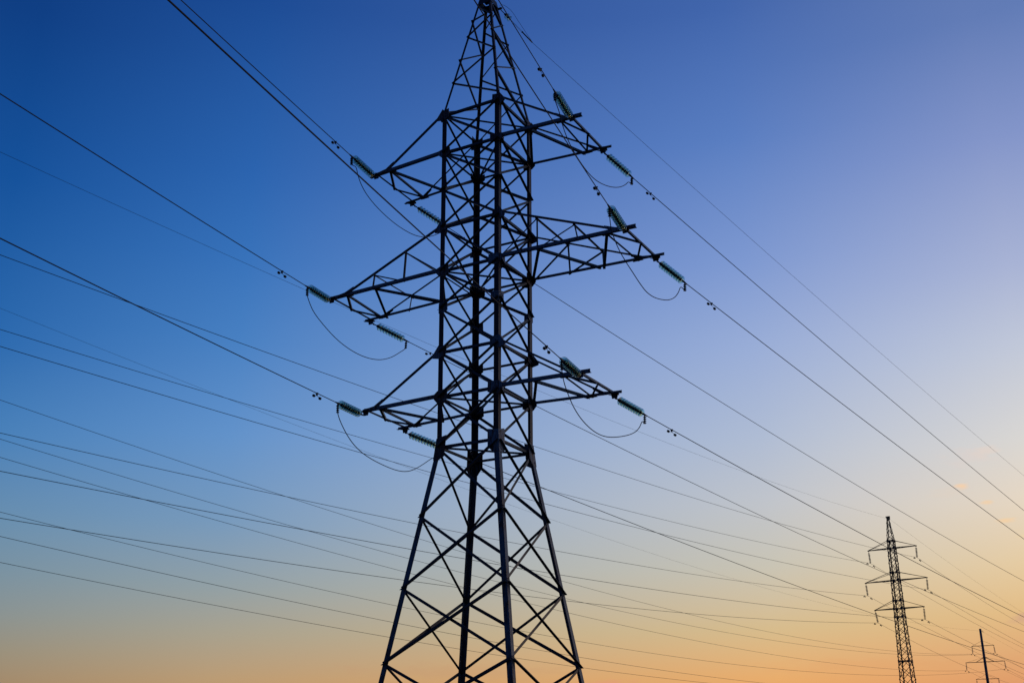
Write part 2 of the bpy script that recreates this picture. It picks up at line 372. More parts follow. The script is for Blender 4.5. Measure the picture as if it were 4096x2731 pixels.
# ------------------------------------------------------------------ mesh helpers
class MB:
    def __init__(s): s.v = []; s.f = []; s.smooth = []
    def prism(s, ring, a, b, ends=True, smooth=False):
        """ring: list of offset vectors; swept from a to b"""
        n = len(ring); k = len(s.v)
        s.v += [a+o for o in ring]+[b+o for o in ring]
        for i in range(n):
            j = (i+1) % n; s.f.append((k+i, k+j, k+n+j, k+n+i)); s.smooth.append(smooth)
        if ends:
            s.f.append(tuple(k+i for i in reversed(range(n)))); s.f.append(tuple(k+n+i for i in range(n))); s.smooth += [False, False]
    def angle(s, a, b, d1, d2, w, t=.012, w2=None):
        """L-section from a to b with its heel on the line and flanges along d1, d2"""
        a = Vector(a); b = Vector(b); ax = (b-a).normalized(); d1 = Vector(d1); d2 = Vector(d2)
        d1 = (d1-ax*d1.dot(ax)).normalized(); d2 = (d2-ax*d2.dot(ax)); d2 = (d2-d1*d2.dot(d1)).normalized()
        w2 = w2 or w
        s.prism([d1*0, d1*w, d1*w+d2*t, d1*t+d2*t, d1*t+d2*w2, d2*w2], a, b)
    def box(s, c, hx, hy, hz):
        """c centre, half-extent vectors"""
        c = Vector(c); hx = Vector(hx); hy = Vector(hy); hz = Vector(hz)
        s.prism([-hx-hy, hx-hy, hx+hy, -hx+hy], c-hz, c+hz)
    def plate(s, pts, n, t):
        n = Vector(n); k = len(s.v); m = len(pts)
        s.v += [Vector(p) for p in pts]+[Vector(p)+n*t for p in pts]
        s.f.append(tuple(k+i for i in reversed(range(m)))); s.f.append(tuple(k+m+i for i in range(m))); s.smooth += [False, False]
        for i in range(m):
            j = (i+1) % m; s.f.append((k+i, k+j, k+m+j, k+m+i)); s.smooth.append(False)
    def cyl(s, a, b, r, r_b=None, n=8, smooth=True, ends=True):
        a = Vector(a); b = Vector(b); ax = (b-a).normalized(); r_b = r if r_b is None else r_b
        u = ax.orthogonal().normalized(); w = ax.cross(u); k = len(s.v)
        for p, rr in ((a, r), (b, r_b)):
            for i in range(n): q = 2*PI*i/n; s.v.append(p+(u*math.cos(q)+w*math.sin(q))*rr)
        for i in range(n):
            j = (i+1) % n; s.f.append((k+i, k+j, k+n+j, k+n+i)); s.smooth.append(smooth)
        if ends:
            s.f.append(tuple(k+i for i in reversed(range(n)))); s.f.append(tuple(k+n+i for i in range(n))); s.smooth += [False, False]
    def tube(s, pts, r, n=8):
        pts = [Vector(p) for p in pts]; k0 = len(s.v); u = None
        for i, p in enumerate(pts):
            t = (pts[min(i+1, len(pts)-1)]-pts[max(i-1, 0)]).normalized()
            u = t.orthogonal().normalized() if u is None else (u-t*u.dot(t)).normalized()
            w = t.cross(u)
            for j in range(n): q = 2*PI*j/n; s.v.append(p+(u*math.cos(q)+w*math.sin(q))*r)
        for i in range(len(pts)-1):
            for j in range(n):
                a = k0+i*n; jj = (j+1) % n
                s.f.append((a+j, a+jj, a+n+jj, a+n+j)); s.smooth.append(True)
        s.f.append(tuple(k0+j for j in reversed(range(n)))); e = k0+(len(pts)-1)*n
        s.f.append(tuple(e+j for j in range(n))); s.smooth += [False, False]
    def lathe(s, prof, n=24, closed=False):
        """revolve (r, z) about local Z"""
        k = len(s.v); m = len(prof)
        for (r, z) in prof:
            for i in range(n): q = 2*PI*i/n; s.v.append(Vector((r*math.cos(q), r*math.sin(q), z)))
        for a in range(m if closed else m-1):
            b = (a+1) % m
            for i in range(n):
                j = (i+1) % n; s.f.append((k+a*n+i, k+a*n+j, k+b*n+j, k+b*n+i)); s.smooth.append(True)
        if not closed:
            s.f.append(tuple(k+i for i in reversed(range(n)))); s.f.append(tuple(k+(m-1)*n+i for i in range(n))); s.smooth += [False, False]
    def bolt(s, c, n, r=.017, h=.02):
        c = Vector(c); n = Vector(n).normalized(); s.cyl(c, c+n*h, r, n=6, smooth=False)
    def build(s, name, mat, parent=None, **kw):
        me = bpy.data.meshes.new(name); me.from_pydata([tuple(v) for v in s.v], [], s.f); me.validate()
        if len(me.polygons) == len(s.smooth): me.polygons.foreach_set('use_smooth', s.smooth)
        me.update(); me.materials.append(mat)
        o = bpy.data.objects.new(name, me); COL.objects.link(o)
        if parent: o.parent = parent
        tag(o, **kw); return o
def tag(o, label=None, cat=None, group=None, kind=None):
    if label: o['label'] = label
    if cat: o['category'] = cat
    if group: o['group'] = group
    if kind: o['kind'] = kind
    return o
def empty(name, loc=(0, 0, 0), parent=None, **kw):
    o = bpy.data.objects.new(name, None); COL.objects.link(o); o.location = loc; o.empty_display_size = .3
    if parent: o.parent = parent
    return tag(o, **kw)
def copy_tree(o, parent=None):
    c = o.copy(); COL.objects.link(c)
    if parent: c.parent = parent
    for ch in list(o.children): copy_tree(ch, c)
    return c
V = Vector

# ------------------------------------------------------------------ ground
g = MB(); GS = 6000
n_ = 40
for i in range(n_+1):
    for j in range(n_+1):
        f_ = lambda q: math.copysign(abs(q)**2.2, q)*GS
        x_ = f_(i/n_*2-1); y_ = f_(j/n_*2-1)
        g.v.append(V((x_, y_, 0)))
for i in range(n_):
    for j in range(n_):
        a = i*(n_+1)+j; g.f.append((a, a+n_+1, a+n_+2, a+1)); g.smooth.append(False)
g.build('ground', M_GROUND, kind='structure')

# ------------------------------------------------------------------ the near anchor tower
Z = DATA['Z']; HW = DATA['HW']; tap = DATA['tap']
LV = ['A', 'B', 'B2', 'C', 'D', 'E', 'G', 'H', 'I', 'J', 'K', 'M']
Z['N'] = Z['M']-2.35; HW['N'] = HW['M']+tap*2.35
Z['O'] = 0.0; HW['O'] = HW['N']+tap*Z['N']
SG = {'L': (-1, -1), 'F': (1, -1), 'R': (1, 1), 'B': (-1, 1)}
def node(c, l): s = SG[c]; return V((s[0]*HW[l], s[1]*HW[l], Z[l]))
FACES = [('L', 'F', V((0, -1, 0))), ('F', 'R', V((1, 0, 0))), ('R', 'B', V((0, 1, 0))), ('B', 'L', V((-1, 0, 0)))]
T1 = empty('lattice_tower', label='big near steel lattice tower with six arms, filling the middle of the picture', cat='power pylon', group='steel lattice pylons')
GN = {'A': (.33, .22, .22), 'B': (.38, .17, .20), 'C': (.27, .13, .15), 'D': (.42, .20, .24), 'E': (.34, .22, .22), 'G': (.38, .24, .20), 'H': (.40, .27, .24), 'I': (.40, .38, .50)}
for c in 'LFRB':
    sx, sy = SG[c]; mb = MB()
    dx = V((-sx, 0, 0)); dy = V((0, -sy, 0))
    mb.angle(node(c, 'A')+V((0, 0, .12)), node(c, 'I'), dx, dy, .188, .016)
    mb.angle(node(c, 'I')+V((0, 0, .02)), node(c, 'O'), dx, dy, .188, .018)
    for l in ('J', 'K', 'M', 'N'):          # bolts at the plain brace joints
        for n in (V((sx, 0, 0)), V((0, sy, 0))):
            t_in = dy if abs(n.x) > .5 else dx
            for dz in (-.07, .06): mb.bolt(node(c, l)+t_in*.09+V((0, 0, dz))+n*.001, n)
    # foot plate and concrete stub
    f0 = node(c, 'O'); mb.box(f0+V((-sx*.08, -sy*.08, .03)), (.25, 0, 0), (0, .25, 0), (0, 0, .03))
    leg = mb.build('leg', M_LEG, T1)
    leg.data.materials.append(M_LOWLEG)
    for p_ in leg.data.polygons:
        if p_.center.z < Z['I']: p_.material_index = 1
    for l, (w, h1, h2) in GN.items():
        gm = MB()
        for n in (V((sx, 0, 0)), V((0, sy, 0))):
            ti = dy if abs(n.x) > .5 else dx
            p = node(c, l); lo = node(c, 'J') if l == 'I' else None
            dn = (lo-p).normalized() if lo else V((0, 0, -1))
            uu = V((0, 0, 1)); o = n*.003
            e = 0.02
            # outward lug on faces that carry an arm
            lug = .16 if (l in 'BDH' and abs(n.y) > .5) else 0.0
            vw, vh = random.uniform(.88, 1.08), random.uniform(.9, 1.15)
            pts = [p-ti*e+uu*h1*.8, p+ti*w*vw*.97+uu*h1*vh, p+ti*w*vw+dn*h2*random.uniform(.35, .8), p+ti*w*vw*.5+dn*h2, p-ti*e+dn*h2*.95]
            if lug: pts += [p-ti*lug+dn*.07, p-ti*lug+uu*.10]
            pts = [q+o for q in pts]
            nn = (pts[1]-pts[0]).cross(pts[2]-pts[0])
            if nn.dot(n) < 0: pts.reverse()
            gm.plate(pts, n, .012)
            hs = [(.05, .6), (.05, -.1), (.05, -.65), (.13, .7), (.13, .2), (.13, -.45), (.12, -.75), (w*.62, .5), (w*.80, .35), (w*.62, -.3), (w*.80, -.2), (w*.62, 0.02)]
            for (q, r) in hs: gm.bolt(p+ti*q+(uu*h1*r if r > 0 else dn*h2*(-r))+n*.014, n, .019, .022)
        gm.build('gusset_plate', M_PLATE, leg)
PANELS = [('A', 'B'), ('B', 'B2'), ('B2', 'C'), ('C', 'D'), ('D', 'E'), ('E', 'G'), ('G', 'H'), ('H', 'I'), ('I', 'J'), ('J', 'K'), ('K', 'M'), ('M', 'N')]
def brace(a, b, n, w, off, out, mat=None, parent=None, name='diagonal_brace', ext=.03, t=.010):
    a = V(a); b = V(b); ax = (b-a).normalized(); s_ = n.cross(ax)
    if s_.z < 0: s_ = -s_
    a = a-ax*ext+n*off; b = b+ax*ext+n*off
    mb = MB(); c_ = s_*(-w*.5)
    mb.angle(a+c_, b+c_, s_, n if out else -n, w, t)
    for q in (.035, .10): 
        for e_, d_ in ((a, ax), (b, -ax)): mb.bolt(e_+d_*(q+ext)+n*(.010 if out else .001), n, .016, .02)
    return mb.build(name, mat or M_BRACE, parent or T1)
for (u_, l_) in PANELS:
    low = u_ in 'IJKM'
    w = .112 if low else .104
    for fi, (c1, c2, n) in enumerate(FACES):
        a1, a2, b1, b2 = node(c1, l_), node(c2, u_), node(c1, u_), node(c2, l_)
        ins = .05
        def sh(p, q): return p+(q-p).normalized()*ins
        if fi % 2: a1, a2, b1, b2 = b1, b2, a1, a2
        brace(sh(a1, a2), sh(a2, a1), n, w, .018, True)
        brace(sh(b1, b2), sh(b2, b1), n, w*.84, -.020, False)
for l in ('A', 'B', 'C', 'D', 'G', 'H', 'I'):
    for (c1, c2, n) in FACES:
        a, b = node(c1, l), node(c2, l)
        brace(a+(b-a)*.06, b+(a-b)*.06, n, .092, -.034, False, name='horizontal_strut')
    if l in 'ABDHI':
        a, b = node('L', l), node('R', l); mb = MB(); dz = V((0, 0, -.05))
        mb.angle(a+(b-a)*.04+dz, b+(a-b)*.04+dz, V((0, 0, 1)), V((1, -1, 0)), .075, .009); mb.build('plan_brace', M_BRACE, T1)
    if l in 'BDH':
        a, b = node('F', l), node('B', l); mb = MB(); dz = V((0, 0, -.075))
        mb.angle(a+(b-a)*.04+dz, b+(a-b)*.04+dz, V((0, 0, -1)), V((1, 1, 0)), .07, .009); mb.build('plan_brace', M_BRACE, T1)

# earth-wire peak
pk = DATA['PEAK']; hT = pk['hT']; zT = pk['zT']; zA = Z['A']
def pkpt(c, z):
    t = (z-zA)/(zT-zA); h = HW['A']+(hT-HW['A'])*t; s = SG[c]; return V((s[0]*h, s[1]*h, z))
mb = MB()
ztop = zT+.42
tp = [pkpt(c, ztop) for c in 'LFRB']
for (i, j) in ((0, 1), (1, 2), (2, 3), (3, 0)):
    p, q = tp[i], tp[j]; pb, qb = pkpt('LFRB'[i], ztop-.30), pkpt('LFRB'[j], ztop-.30)
    n = (q-p).cross(V((0, 0, 1))).normalized()
    mb.plate([pb+n*.004, qb+n*.004, q+n*.004, p+n*.004] if True else [], n, .010)
mb.box(V((0, 0, ztop+.02)), (.21, 0, 0), (0, .21, 0), (0, 0, .012))
mb.box(V((0, .42, ztop-.10)), (.05, 0, 0), (0, .16, 0), (0, 0, .03))
mb.box(V((.20, .50, ztop-.14)), (.16, 0, 0), (0, .04, 0), (0, 0, .03))
peak = mb.build('peak', M_BRACE, T1)
for c in 'LFRB':
    sx, sy = SG[c]; mb = MB(); mb.angle(pkpt(c, zA-.28), pkpt(c, ztop), (-sx, 0, 0), (0, -sy, 0), .092, .010)
    mb.build('peak_leg', M_LEG, peak)
pn = {k: V(v) for k, v in pk['nodes'].items()}
pn['LA'] = pkpt('L', zA+.12); pn['BA'] = pkpt('B', zA); pn['RA'] = pkpt('R', zA+.05); pn['LT'] = pkpt('L', ztop-.3); pn['RT'] = pkpt('R', ztop-.3); pn['BT'] = pkpt('B', ztop-.3)
PB = {0: ['LT', 'F0', 'L2', 'F2', 'L4', 'F4'], 1: ['RT', 'F0', 'R1', 'F1', 'R3', 'F3', 'RA'], 2: ['RT', 'B1', 'R2', 'B3', 'R4', 'BA'], 3: ['BT', 'L1', 'B2', 'L3', 'B4', 'LA']}
PB[1] = ['FT', 'R1', 'F1', 'R3', 'F3', 'RA']; pn['FT'] = pkpt('F', ztop-.2)
for fi, seq in PB.items():
    n = FACES[fi][2]
    for k in range(len(seq)-1):
        w = .088 if (fi == 0 and k % 2 == 1) or (fi == 1 and k % 2 == 0) else .060
        brace(pn[seq[k]], pn[seq[k+1]], n, w, .006 if k % 2 else -.014, bool(k % 2), parent=peak, name='peak_brace', ext=.04, t=.007)

# crossarms
def bar(parent, name, a, b, d1, d2, w, t=.009, mat=None, ext=0.0):
    a = V(a); b = V(b); ax = (b-a).normalized(); mb = MB(); mb.angle(a-ax*ext, b+ax*ext, d1, d2, w, t)
    for q in (.04, .11):
        mb.bolt(a+ax*(q)+V(d1).normalized()*w*.5+V((0, 0, -.001)), (0, 0, -1), .014, .018); mb.bolt(b-ax*(q)+V(d1).normalized()*w*.5+V((0, 0, -.001)), (0, 0, -1), .014, .018)
    return mb.build(name, mat or M_BRACE, parent)
UPV = V((0, 0, 1)); DN = V((0, 0, -1))
ARMLAB = {'TR': 'upper right arm', 'TL': 'upper left arm', 'MR': 'long middle right arm', 'ML': 'long middle left arm', 'BR': 'lower right arm', 'BL': 'lower left arm'}
for k, A in DATA['ARMS'].items():
    s = A['side']; g_ = {q: V(v) for q, v in A.items() if isinstance(v, list)}
    mb = MB()
    wn = .115
    mb.angle(g_['N0']-V((s*.9*0, 0, 0)), g_['Ne'], UPV, V((0, 1, 0)), wn, .011)
    mb.angle(g_['F0'], g_['Fe'], UPV, V((0, -1, 0)), wn*.92, .011)
    pa_, pb_ = g_['Nb']+V((0, 0, .012)), g_['Fb']+V((0, 0, .012)); ax_ = (pb_-pa_).normalized()
    mb.angle(pa_-ax_*.10, pb_+ax_*.10, (-s, 0, 0), UPV, .075, .009)
    arm = mb.build('crossarm', M_CHORD, T1)
    # gusset plates at the tips, carrying the insulator shackles
    for q, sy in (('Nb', 1), ('Fb', -1)):
        p = g_[q]; pm = MB(); hx = .17
        pm.plate([p+V((-hx-.06, 0, -.004)), p+V((hx, 0, -.004)), p+V((hx*.7, -sy*.14, -.004)), p+V((-hx*.4, -sy*.17, -.004))] if sy > 0 else
                 [p+V((hx, 0, -.004)), p+V((-hx-.06, 0, -.004)), p+V((-hx*.4, .17, -.004)), p+V((hx*.7, .14, -.004))], (0, 0, -1), .012)
        pm.plate([p+V((-hx*.9, -sy*.004, .09)), p+V((hx*.9, -sy*.004, .09)), p+V((.10, -sy*.004, -.16)), p+V((-.10, -sy*.004, -.16))], (0, -sy, 0), .012)
        for bx in (-.11, -.04, .04, .11): pm.bolt(p+V((bx, -sy*.016, .05)), (0, -sy, 0), .017, .02)
        pm.build('tip_gusset', M_PLATE, arm)
    for q in ('P2', 'Q'):
        if q in g_:
            p = g_[q]; pm = MB(); sy = 1 if q == 'P2' else -1
            pm.plate([p+V((-.20, -sy*.02, -.016)), p+V((-.16, sy*.13, -.016)), p+V((.16, sy*.13, -.016)), p+V((.20, -sy*.02, -.016))], DN, .010)
            for bx in (-.12, -.04, .05, .13): pm.bolt(p+V((bx, sy*.05, -.027)), DN, .016, .02)
            pm.build('joint_gusset', M_PLATE, arm)
    Mid = g_['Nb'].lerp(g_['Fb'], .52)
    sxv = V((s, 0, 0))
    bar(arm, 'plan_brace', g_['P2']+V((0, 0, -.03)), Mid+V((0, 0, -.018)), V((s, 0, 0)), UPV, .09)
    bar(arm, 'plan_brace', Mid+V((0, 0, -.03)), g_['Q']+V((0, 0, -.03)), V((-s, 0, 0)), UPV, .075)
    bar(arm, 'plan_brace', g_['P2']+V((0, 0, -.045)), g_['Q']+V((0, 0, -.045)), V((s, 0, 0)), UPV, .072)
    # first bay: corner of the shaft to the chord, then across
    if s > 0:
        bar(arm, 'plan_brace', g_['F0']+V((0, -.02, -.03)), g_['P1']+V((0, 0, -.03)), V((1, 0, 0)), UPV, .095)
        bar(arm, 'plan_brace', g_['P1']+V((0, 0, -.045)), (g_['S'] if 'S' in g_ else g_['Q']+V((-.10, 0, 0)))+V((0, 0, -.045)), V((0, 1, 0)), UPV, .09)
    else:
        pn2 = g_['P3'] if 'P3' in g_ else g_['P2']
        bar(arm, 'plan_brace', g_['N0']+V((0, .02, -.03)), g_['P1']+V((0, 0, -.03)), V((1, 0, 0)), UPV, .095)
        bar(arm, 'plan_brace', pn2+V((0, 0, -.045)), g_['P1']+V((.06, 0, -.045)), V((0, 1, 0)), UPV, .085, ext=.05)
    if k == 'MR': bar(arm, 'plan_brace', g_['P2']+V((-.02, 0, -.06)), g_['S']+V((.06, 0, -.06)), V((1, 0, 0)), UPV, .10, ext=.04)
    if k == 'ML': bar(arm, 'plan_brace', g_['P3']+V((.0, 0, -.06)), g_['S']+V((0, 0, -.06)), V((1, 0, 0)), UPV, .10, ext=.04)
    # ties
    for U_, T_, sy in (('NU', 'Nt', 1), ('FU', 'Ft', -1)):
        t0 = bar(arm, 'tie', g_[U_]+V((s*.05, 0, 0)), g_[T_]+V((0, sy*.02, .06)), V((0, sy, 0)), UPV, .068)
        ax = (g_[T_]-g_[U_]).normalized(); p = g_[T_]; pm = MB()
        o = V((0, -sy*.004, 0)); pts = [p+V((s*.30, 0, .02))+o, p+V((s*.30, 0, .10))+o, p+V((s*.02, 0, .14))+o, p-ax*.42+V((0, 0, .14))+o, p-ax*.46+V((0, 0, .03))+o, p+V((-s*.02, 0, .0))+o]
        if (sy*s) < 0: pts.reverse()
        pm.plate(pts, (0, -sy, 0), .010)
        for q in (.06, .16, .26, .36): pm.bolt(p-ax*q+V((0, -sy*.016, .08)), (0, -sy, 0), .016, .02)
        pm.build('tie_gusset', M_PLATE, arm)
        # sloping lug plate at the shaft
        p = g_[U_]; pm = MB(); pts = [p+o+V((0, 0, .26)), p+o+V((s*.26, 0, -.10)), p+o+V((s*.24, 0, -.20)), p+o+V((-s*.05, 0, -.26)), p+o+V((-s*.06, 0, .20))]
        if (sy*s) < 0: pts.reverse()
        pm.plate(pts, (0, -sy, 0), .012); pm.build('tie_lug', M_PLATE, arm)
    if 'A1' in g_:
        nd = V((0, -1, 0))
        def post(a, b, sy, w=.05): bar(arm, 'web_strut', V(a)+V((0, sy*.012, 0)), V(b)+V((0, sy*.012, 0)), V((s, 0, 0)), V((0, sy, 0)), w, ext=.05, t=.007)
        post(g_['A1'], g_['V1'], 1, .062); post(g_['A2'], g_['V2'], 1)
        post(g_['B1'], g_['W1'], -1); post(g_['B2'], g_['W2'], -1)
        post(g_['A1'], g_['N0'], 1); post(g_['A2'], g_['V1'], 1)
        post(g_['B1'], g_['F0']+V((s*.12, 0, 0)), -1); post(g_['B2'], g_['W1'], -1)
        bar(arm, 'top_cross_brace', g_['A1'], g_['B1'], V((s, 0, 0)), DN, .058, ext=.08)
        bar(arm, 'top_cross_brace', g_['A2'], g_['B2'], V((s, 0, 0)), DN, .055, ext=.08)

# ------------------------------------------------------------------ insulators and cables
def wire_pt(w, s):
    return V(w['A'])+V((math.sin(w['h'])*s, math.cos(w['h'])*s, w['a']*s+w['b']*s*s))
def wire_dir(w, s):
    return V((math.sin(w['h']), math.cos(w['h']), w['a']+2*w['b']*s)).normalized()
def glass_disc(parent, z, mat, cap=True, n=32):
    d = MB()
    d.lathe([(.046, .0), (.078, .012), (.108, .030), (.122, .046), (.1300, .058), (.1315, .067), (.1285, .074), (.1215, .074), (.1180, .066), (.105, .042),
             (.0935, .033), (.092, .062), (.086, .062), (.083, .026), (.066, .018), (.064, .050), (.058, .050), (.055, .014), (.046, .008)], n=n, closed=True)
    return d
def make_string(nd, pitch, first, total, mat, name='insulator_string', clamp=True, cw=1.0):
    """local +Z runs from the tower towards the conductor"""
    root = empty(name)
    sh = MB(); sh.cyl((0, 0, -.03), (0, 0, first-.08), .014, n=6); sh.cyl((-.03, 0, .02), (.03, 0, .02), .018, n=6); sh.cyl((0, -.035, .10), (0, .035, .10), .022, n=6)
    sh.box((0, 0, .17), (.03, 0, 0), (0, .009, 0), (0, 0, .06))
    sh.build('shackle', M_IRON, root)
    dm = glass_disc(None, 0, mat); cm = MB(); cm.lathe([(r_*cw, z_) for (r_, z_) in [(.020, -.075), (.034, -.070), (.043, -.045), (.047, -.012), (.050, .006), (.050, .016), (.030, .020), (.014, .022), (.012, .075), (.016, .085)]], n=16)
    d0 = None
    for i in range(nd):
        z = first+i*pitch
        if d0 is None:
            d0 = dm.build('glass_disc', mat, root); c0 = cm.build('metal_cap', M_IRON, d0); d0.location = (0, 0, z); d0.scale = (1.10, 1.10, 1.10) if mat is M_GLASS else (1, 1, 1)
        else:
            d = copy_tree(d0, root); d.location = (0, 0, z)
    if clamp:
        c = MB(); z0 = first+(nd-1)*pitch+.09
        c.cyl((0, 0, z0-.02), (0, 0, total-.14), .016, n=6); c.cyl((-.035, 0, z0+.05), (.035, 0, z0+.05), .02, n=6)
        c.cyl((0, 0, total-.20), (0, 0, total+.10), .040, .020, n=10); c.build('tension_clamp', M_IRON, root)
    return root
def orient(o, loc, d):
    d = V(d).normalized(); x = d.cross(V((0, 0, 1))).normalized(); y = d.cross(x)
    m = Matrix((x, y, d)).transposed().to_4x4(); m.translation = loc; o.matrix_world = m
STR = make_string(9, .163, .36, 2.05, M_GLASS, cw=1.1)
def make_damper(R_=.047, Ld=.23, name='vibration_damper'):
    root = empty(name)
    c = MB(); c.box((0, 0, -.035), (.02, 0, 0), (0, .026, 0), (0, 0, .045)); c.cyl((0, -.045, .0), (0, .045, 0), .022, n=8); c.build('clamp', M_IRON, root)
    m = MB(); m.tube([(-Ld, 0, -.13), (-Ld*.5, 0, -.10), (0, 0, -.085), (Ld*.5, 0, -.10), (Ld, 0, -.13)], .007, n=6); m.build('messenger_cable', M_IRON, root)
    for s in (-1, 1):
        w = MB(); w.lathe([(.012, -.055), (R_*.85, -.05), (R_, -.02), (R_, .03), (R_*.7, .055), (.012, .06)], n=14)
        o = w.build('weight', M_IRON, root); o.rotation_euler = (0, s*PI/2, 0); o.location = (s*Ld, 0, -.13)
    return root
DMP = make_damper()
def place_damper(o, w, s):
    p = wire_pt(w, s); d = wire_dir(w, s); y = V((0, 0, 1)).cross(d).normalized(); z = d.cross(y)
    m = Matrix((d, y, z)).transposed().to_4x4(); m.translation = p; o.matrix_world = m
def cable(w, s0, s1, r, label, group, name='overhead_wire', n=60, cat='power line', extra=None, pts2=None):
    mb = MB(); pts = [wire_pt(w, s0+(s1-s0)*(i/n)**1.3) for i in range(n+1)]
    if pts2: pts = list(reversed(pts2))+pts[1:]
    mb.tube(pts, r, n=8)
    return mb.build(name, M_WIRE, None, label=label, cat=cat, group=group)
W = DATA['W']
SLEN = {'near': {'TR': 2.44, 'MR': 2.44, 'BR': 2.46, 'TL': 2.33, 'ML': 2.16, 'BL': 2.24}, 'far': {'TR': 1.98, 'MR': 1.98, 'BR': 1.97, 'TL': 2.05, 'ML': 2.07, 'BL': 2.0}}
first_s = True; first_d = True
WL = {'near': 'to the upper left', 'far': 'to the lower right'}
for side in ('near', 'far'):
    for k in ('TR', 'MR', 'BR', 'TL', 'ML', 'BL'):
        w = W[side][k]; d = wire_dir(w, 0)
        o = STR if first_s else copy_tree(STR); first_s = False
        SL = SLEN[side][k]; p1 = wire_pt(w, SL); A0 = V(w['A']); orient(o, A0, p1-A0); o.scale = (1.04, 1.04, SL/2.05)
        tag(o, 'green glass discs on the big tower, %s corner of the %s' % ({'near': 'viewer side', 'far': 'far side'}[side], ARMLAB[k]), 'insulator', 'glass insulator strings of the big tower')
        cable(w, SL-.05, 150 if side == 'near' else min(260, -w['a']/w['b']), .0150, 'dark cable from the big tower %s %s' % (ARMLAB[k], WL[side]), 'conductors tied to the big tower')
        if 'damp' in w:
            q = DMP if first_d else copy_tree(DMP); first_d = False
            place_damper(q, w, w['damp'])
            tag(q, 'damper on the %s cable of the big tower %s' % ({'near': 'viewer side', 'far': 'far side'}[side], ARMLAB[k]), 'vibration damper', 'dampers on the big tower cables')
# jumper loops with their ribbed bolted clamps
def catmull(P, m=6):
    out = []
    for i in range(len(P)-1):
        p0 = P[max(i-1, 0)]; p1 = P[i]; p2 = P[i+1]; p3 = P[min(i+2, len(P)-1)]
        for j in range(m):
            t = j/m; out.append(.5*((2*p1)+(p2-p0)*t+(2*p0-5*p1+4*p2-p3)*t*t+(3*p1-p0-3*p2+p3)*t**3))
    out.append(P[-1]); return out
for k, J in DATA['J'].items():
    P = [V(p) for p in J]; a = wire_pt(W['near'][k], SLEN['near'][k]-.08); b = wire_pt(W['far'][k], SLEN['far'][k]-.08)
    if k == 'BL': P = P[:-1]
    pa = a+V((0, .02, -.34)); pb = b+V((0, -.02, -.34))
    core = [p for p in P if (p-pa).length > .25 and (p-pb).length > .25 and p.z < pa.z+.05 and pa.y < p.y < pb.y]
    core = [p.copy() for p in core]
    # light smoothing
    for _ in range(2):
        core = [core[0]]+[(core[i-1]+core[i]*2+core[i+1])/4 for i in range(1, len(core)-1)]+[core[-1]]
    pts = catmull([a+V((0, 0, .0)), pa.lerp(a, .3), pa]+core+[pb, pb.lerp(b, .3), b])
    mb = MB(); mb.tube(pts, .0150, n=8)
    j = mb.build('jumper_cable', M_WIRE, None, label='dark slack loop of cable hanging under the %s of the big tower' % ARMLAB[k], cat='jumper cable', group='jumper loops of the big tower')
    for (q0, q1) in ((a, pa), (b, pb)):
        c = MB(); d = (q1-q0).normalized()
        c.cyl(q0+d*.04, q1, .026, n=8)
        for i in range(4):
            z_ = q0+d*(.10+i*.075)
            for ax in (V((1, 0, 0)), V((0, 1, 0))): c.cyl(z_-ax*.062, z_+ax*.062, .013, n=6)
            c.cyl(z_-d*.010, z_+d*.010, .050, n=8)
        c.build('bolted_clamp', M_IRON, j)

# earth wire of the big tower
w = W['earth']
es = empty('earth_wire_insulator', label='single small glass disc holding the thin wire at the top of the big tower', cat='insulator')
d0 = V(w['A']); 
att = V((.30, .52, ztop-.20)); p2 = wire_pt(w, 2.2)
orient(es, att, p2-att); Lz = (p2-att).length
dm = glass_disc(None, 0, M_GLASS); dd = dm.build('glass_disc', M_GLASS, es); dd.location = (0, 0, .34)
dd2 = copy_tree(dd, es); dd2.location = (0, 0, .50)
cm = MB(); cm.cyl((0, 0, 0), (0, 0, .58), .018, n=6); cm.cyl((0, 0, .26), (0, 0, .33), .045, n=10); cm.cyl((0, 0, .42), (0, 0, .49), .045, n=10)
for x in (-.012, .012): cm.cyl((x, 0, .56), (x*2, 0, Lz*.66), .006, n=6)
cm.cyl((0, 0, Lz*.66), (0, 0, Lz*.98), .026, n=8); cm.cyl((-.04, 0, Lz*.66), (.04, 0, Lz*.66), .02, n=6)
cm.build('turnbuckle', M_IRON, es)
cable(w, 2.15, 250, .0075, 'thin wire from the top of the big tower running down to the right edge', 'earth wires')
lp = MB(); lp.tube(catmull([V((.28, .40, ztop-.1)), V((.36, .62, ztop+.08)), V((.52, 1.0, ztop-.02)), V((.60, 1.5, ztop-.28)), wire_pt(w, 2.2)]), .007, n=6)
lp.build('bonding_cable', M_WIRE, None, label='short thin loop bridging the glass disc at the top of the big tower', cat='bonding cable')
wn_ = dict(A=[-.05, -.45, ztop-.15], h=2.91, a=-.10, b=.00042)
cable(wn_, 0, 150, .0075, 'thin wire from the top of the big tower leaving towards the viewer above the frame', 'earth wires')

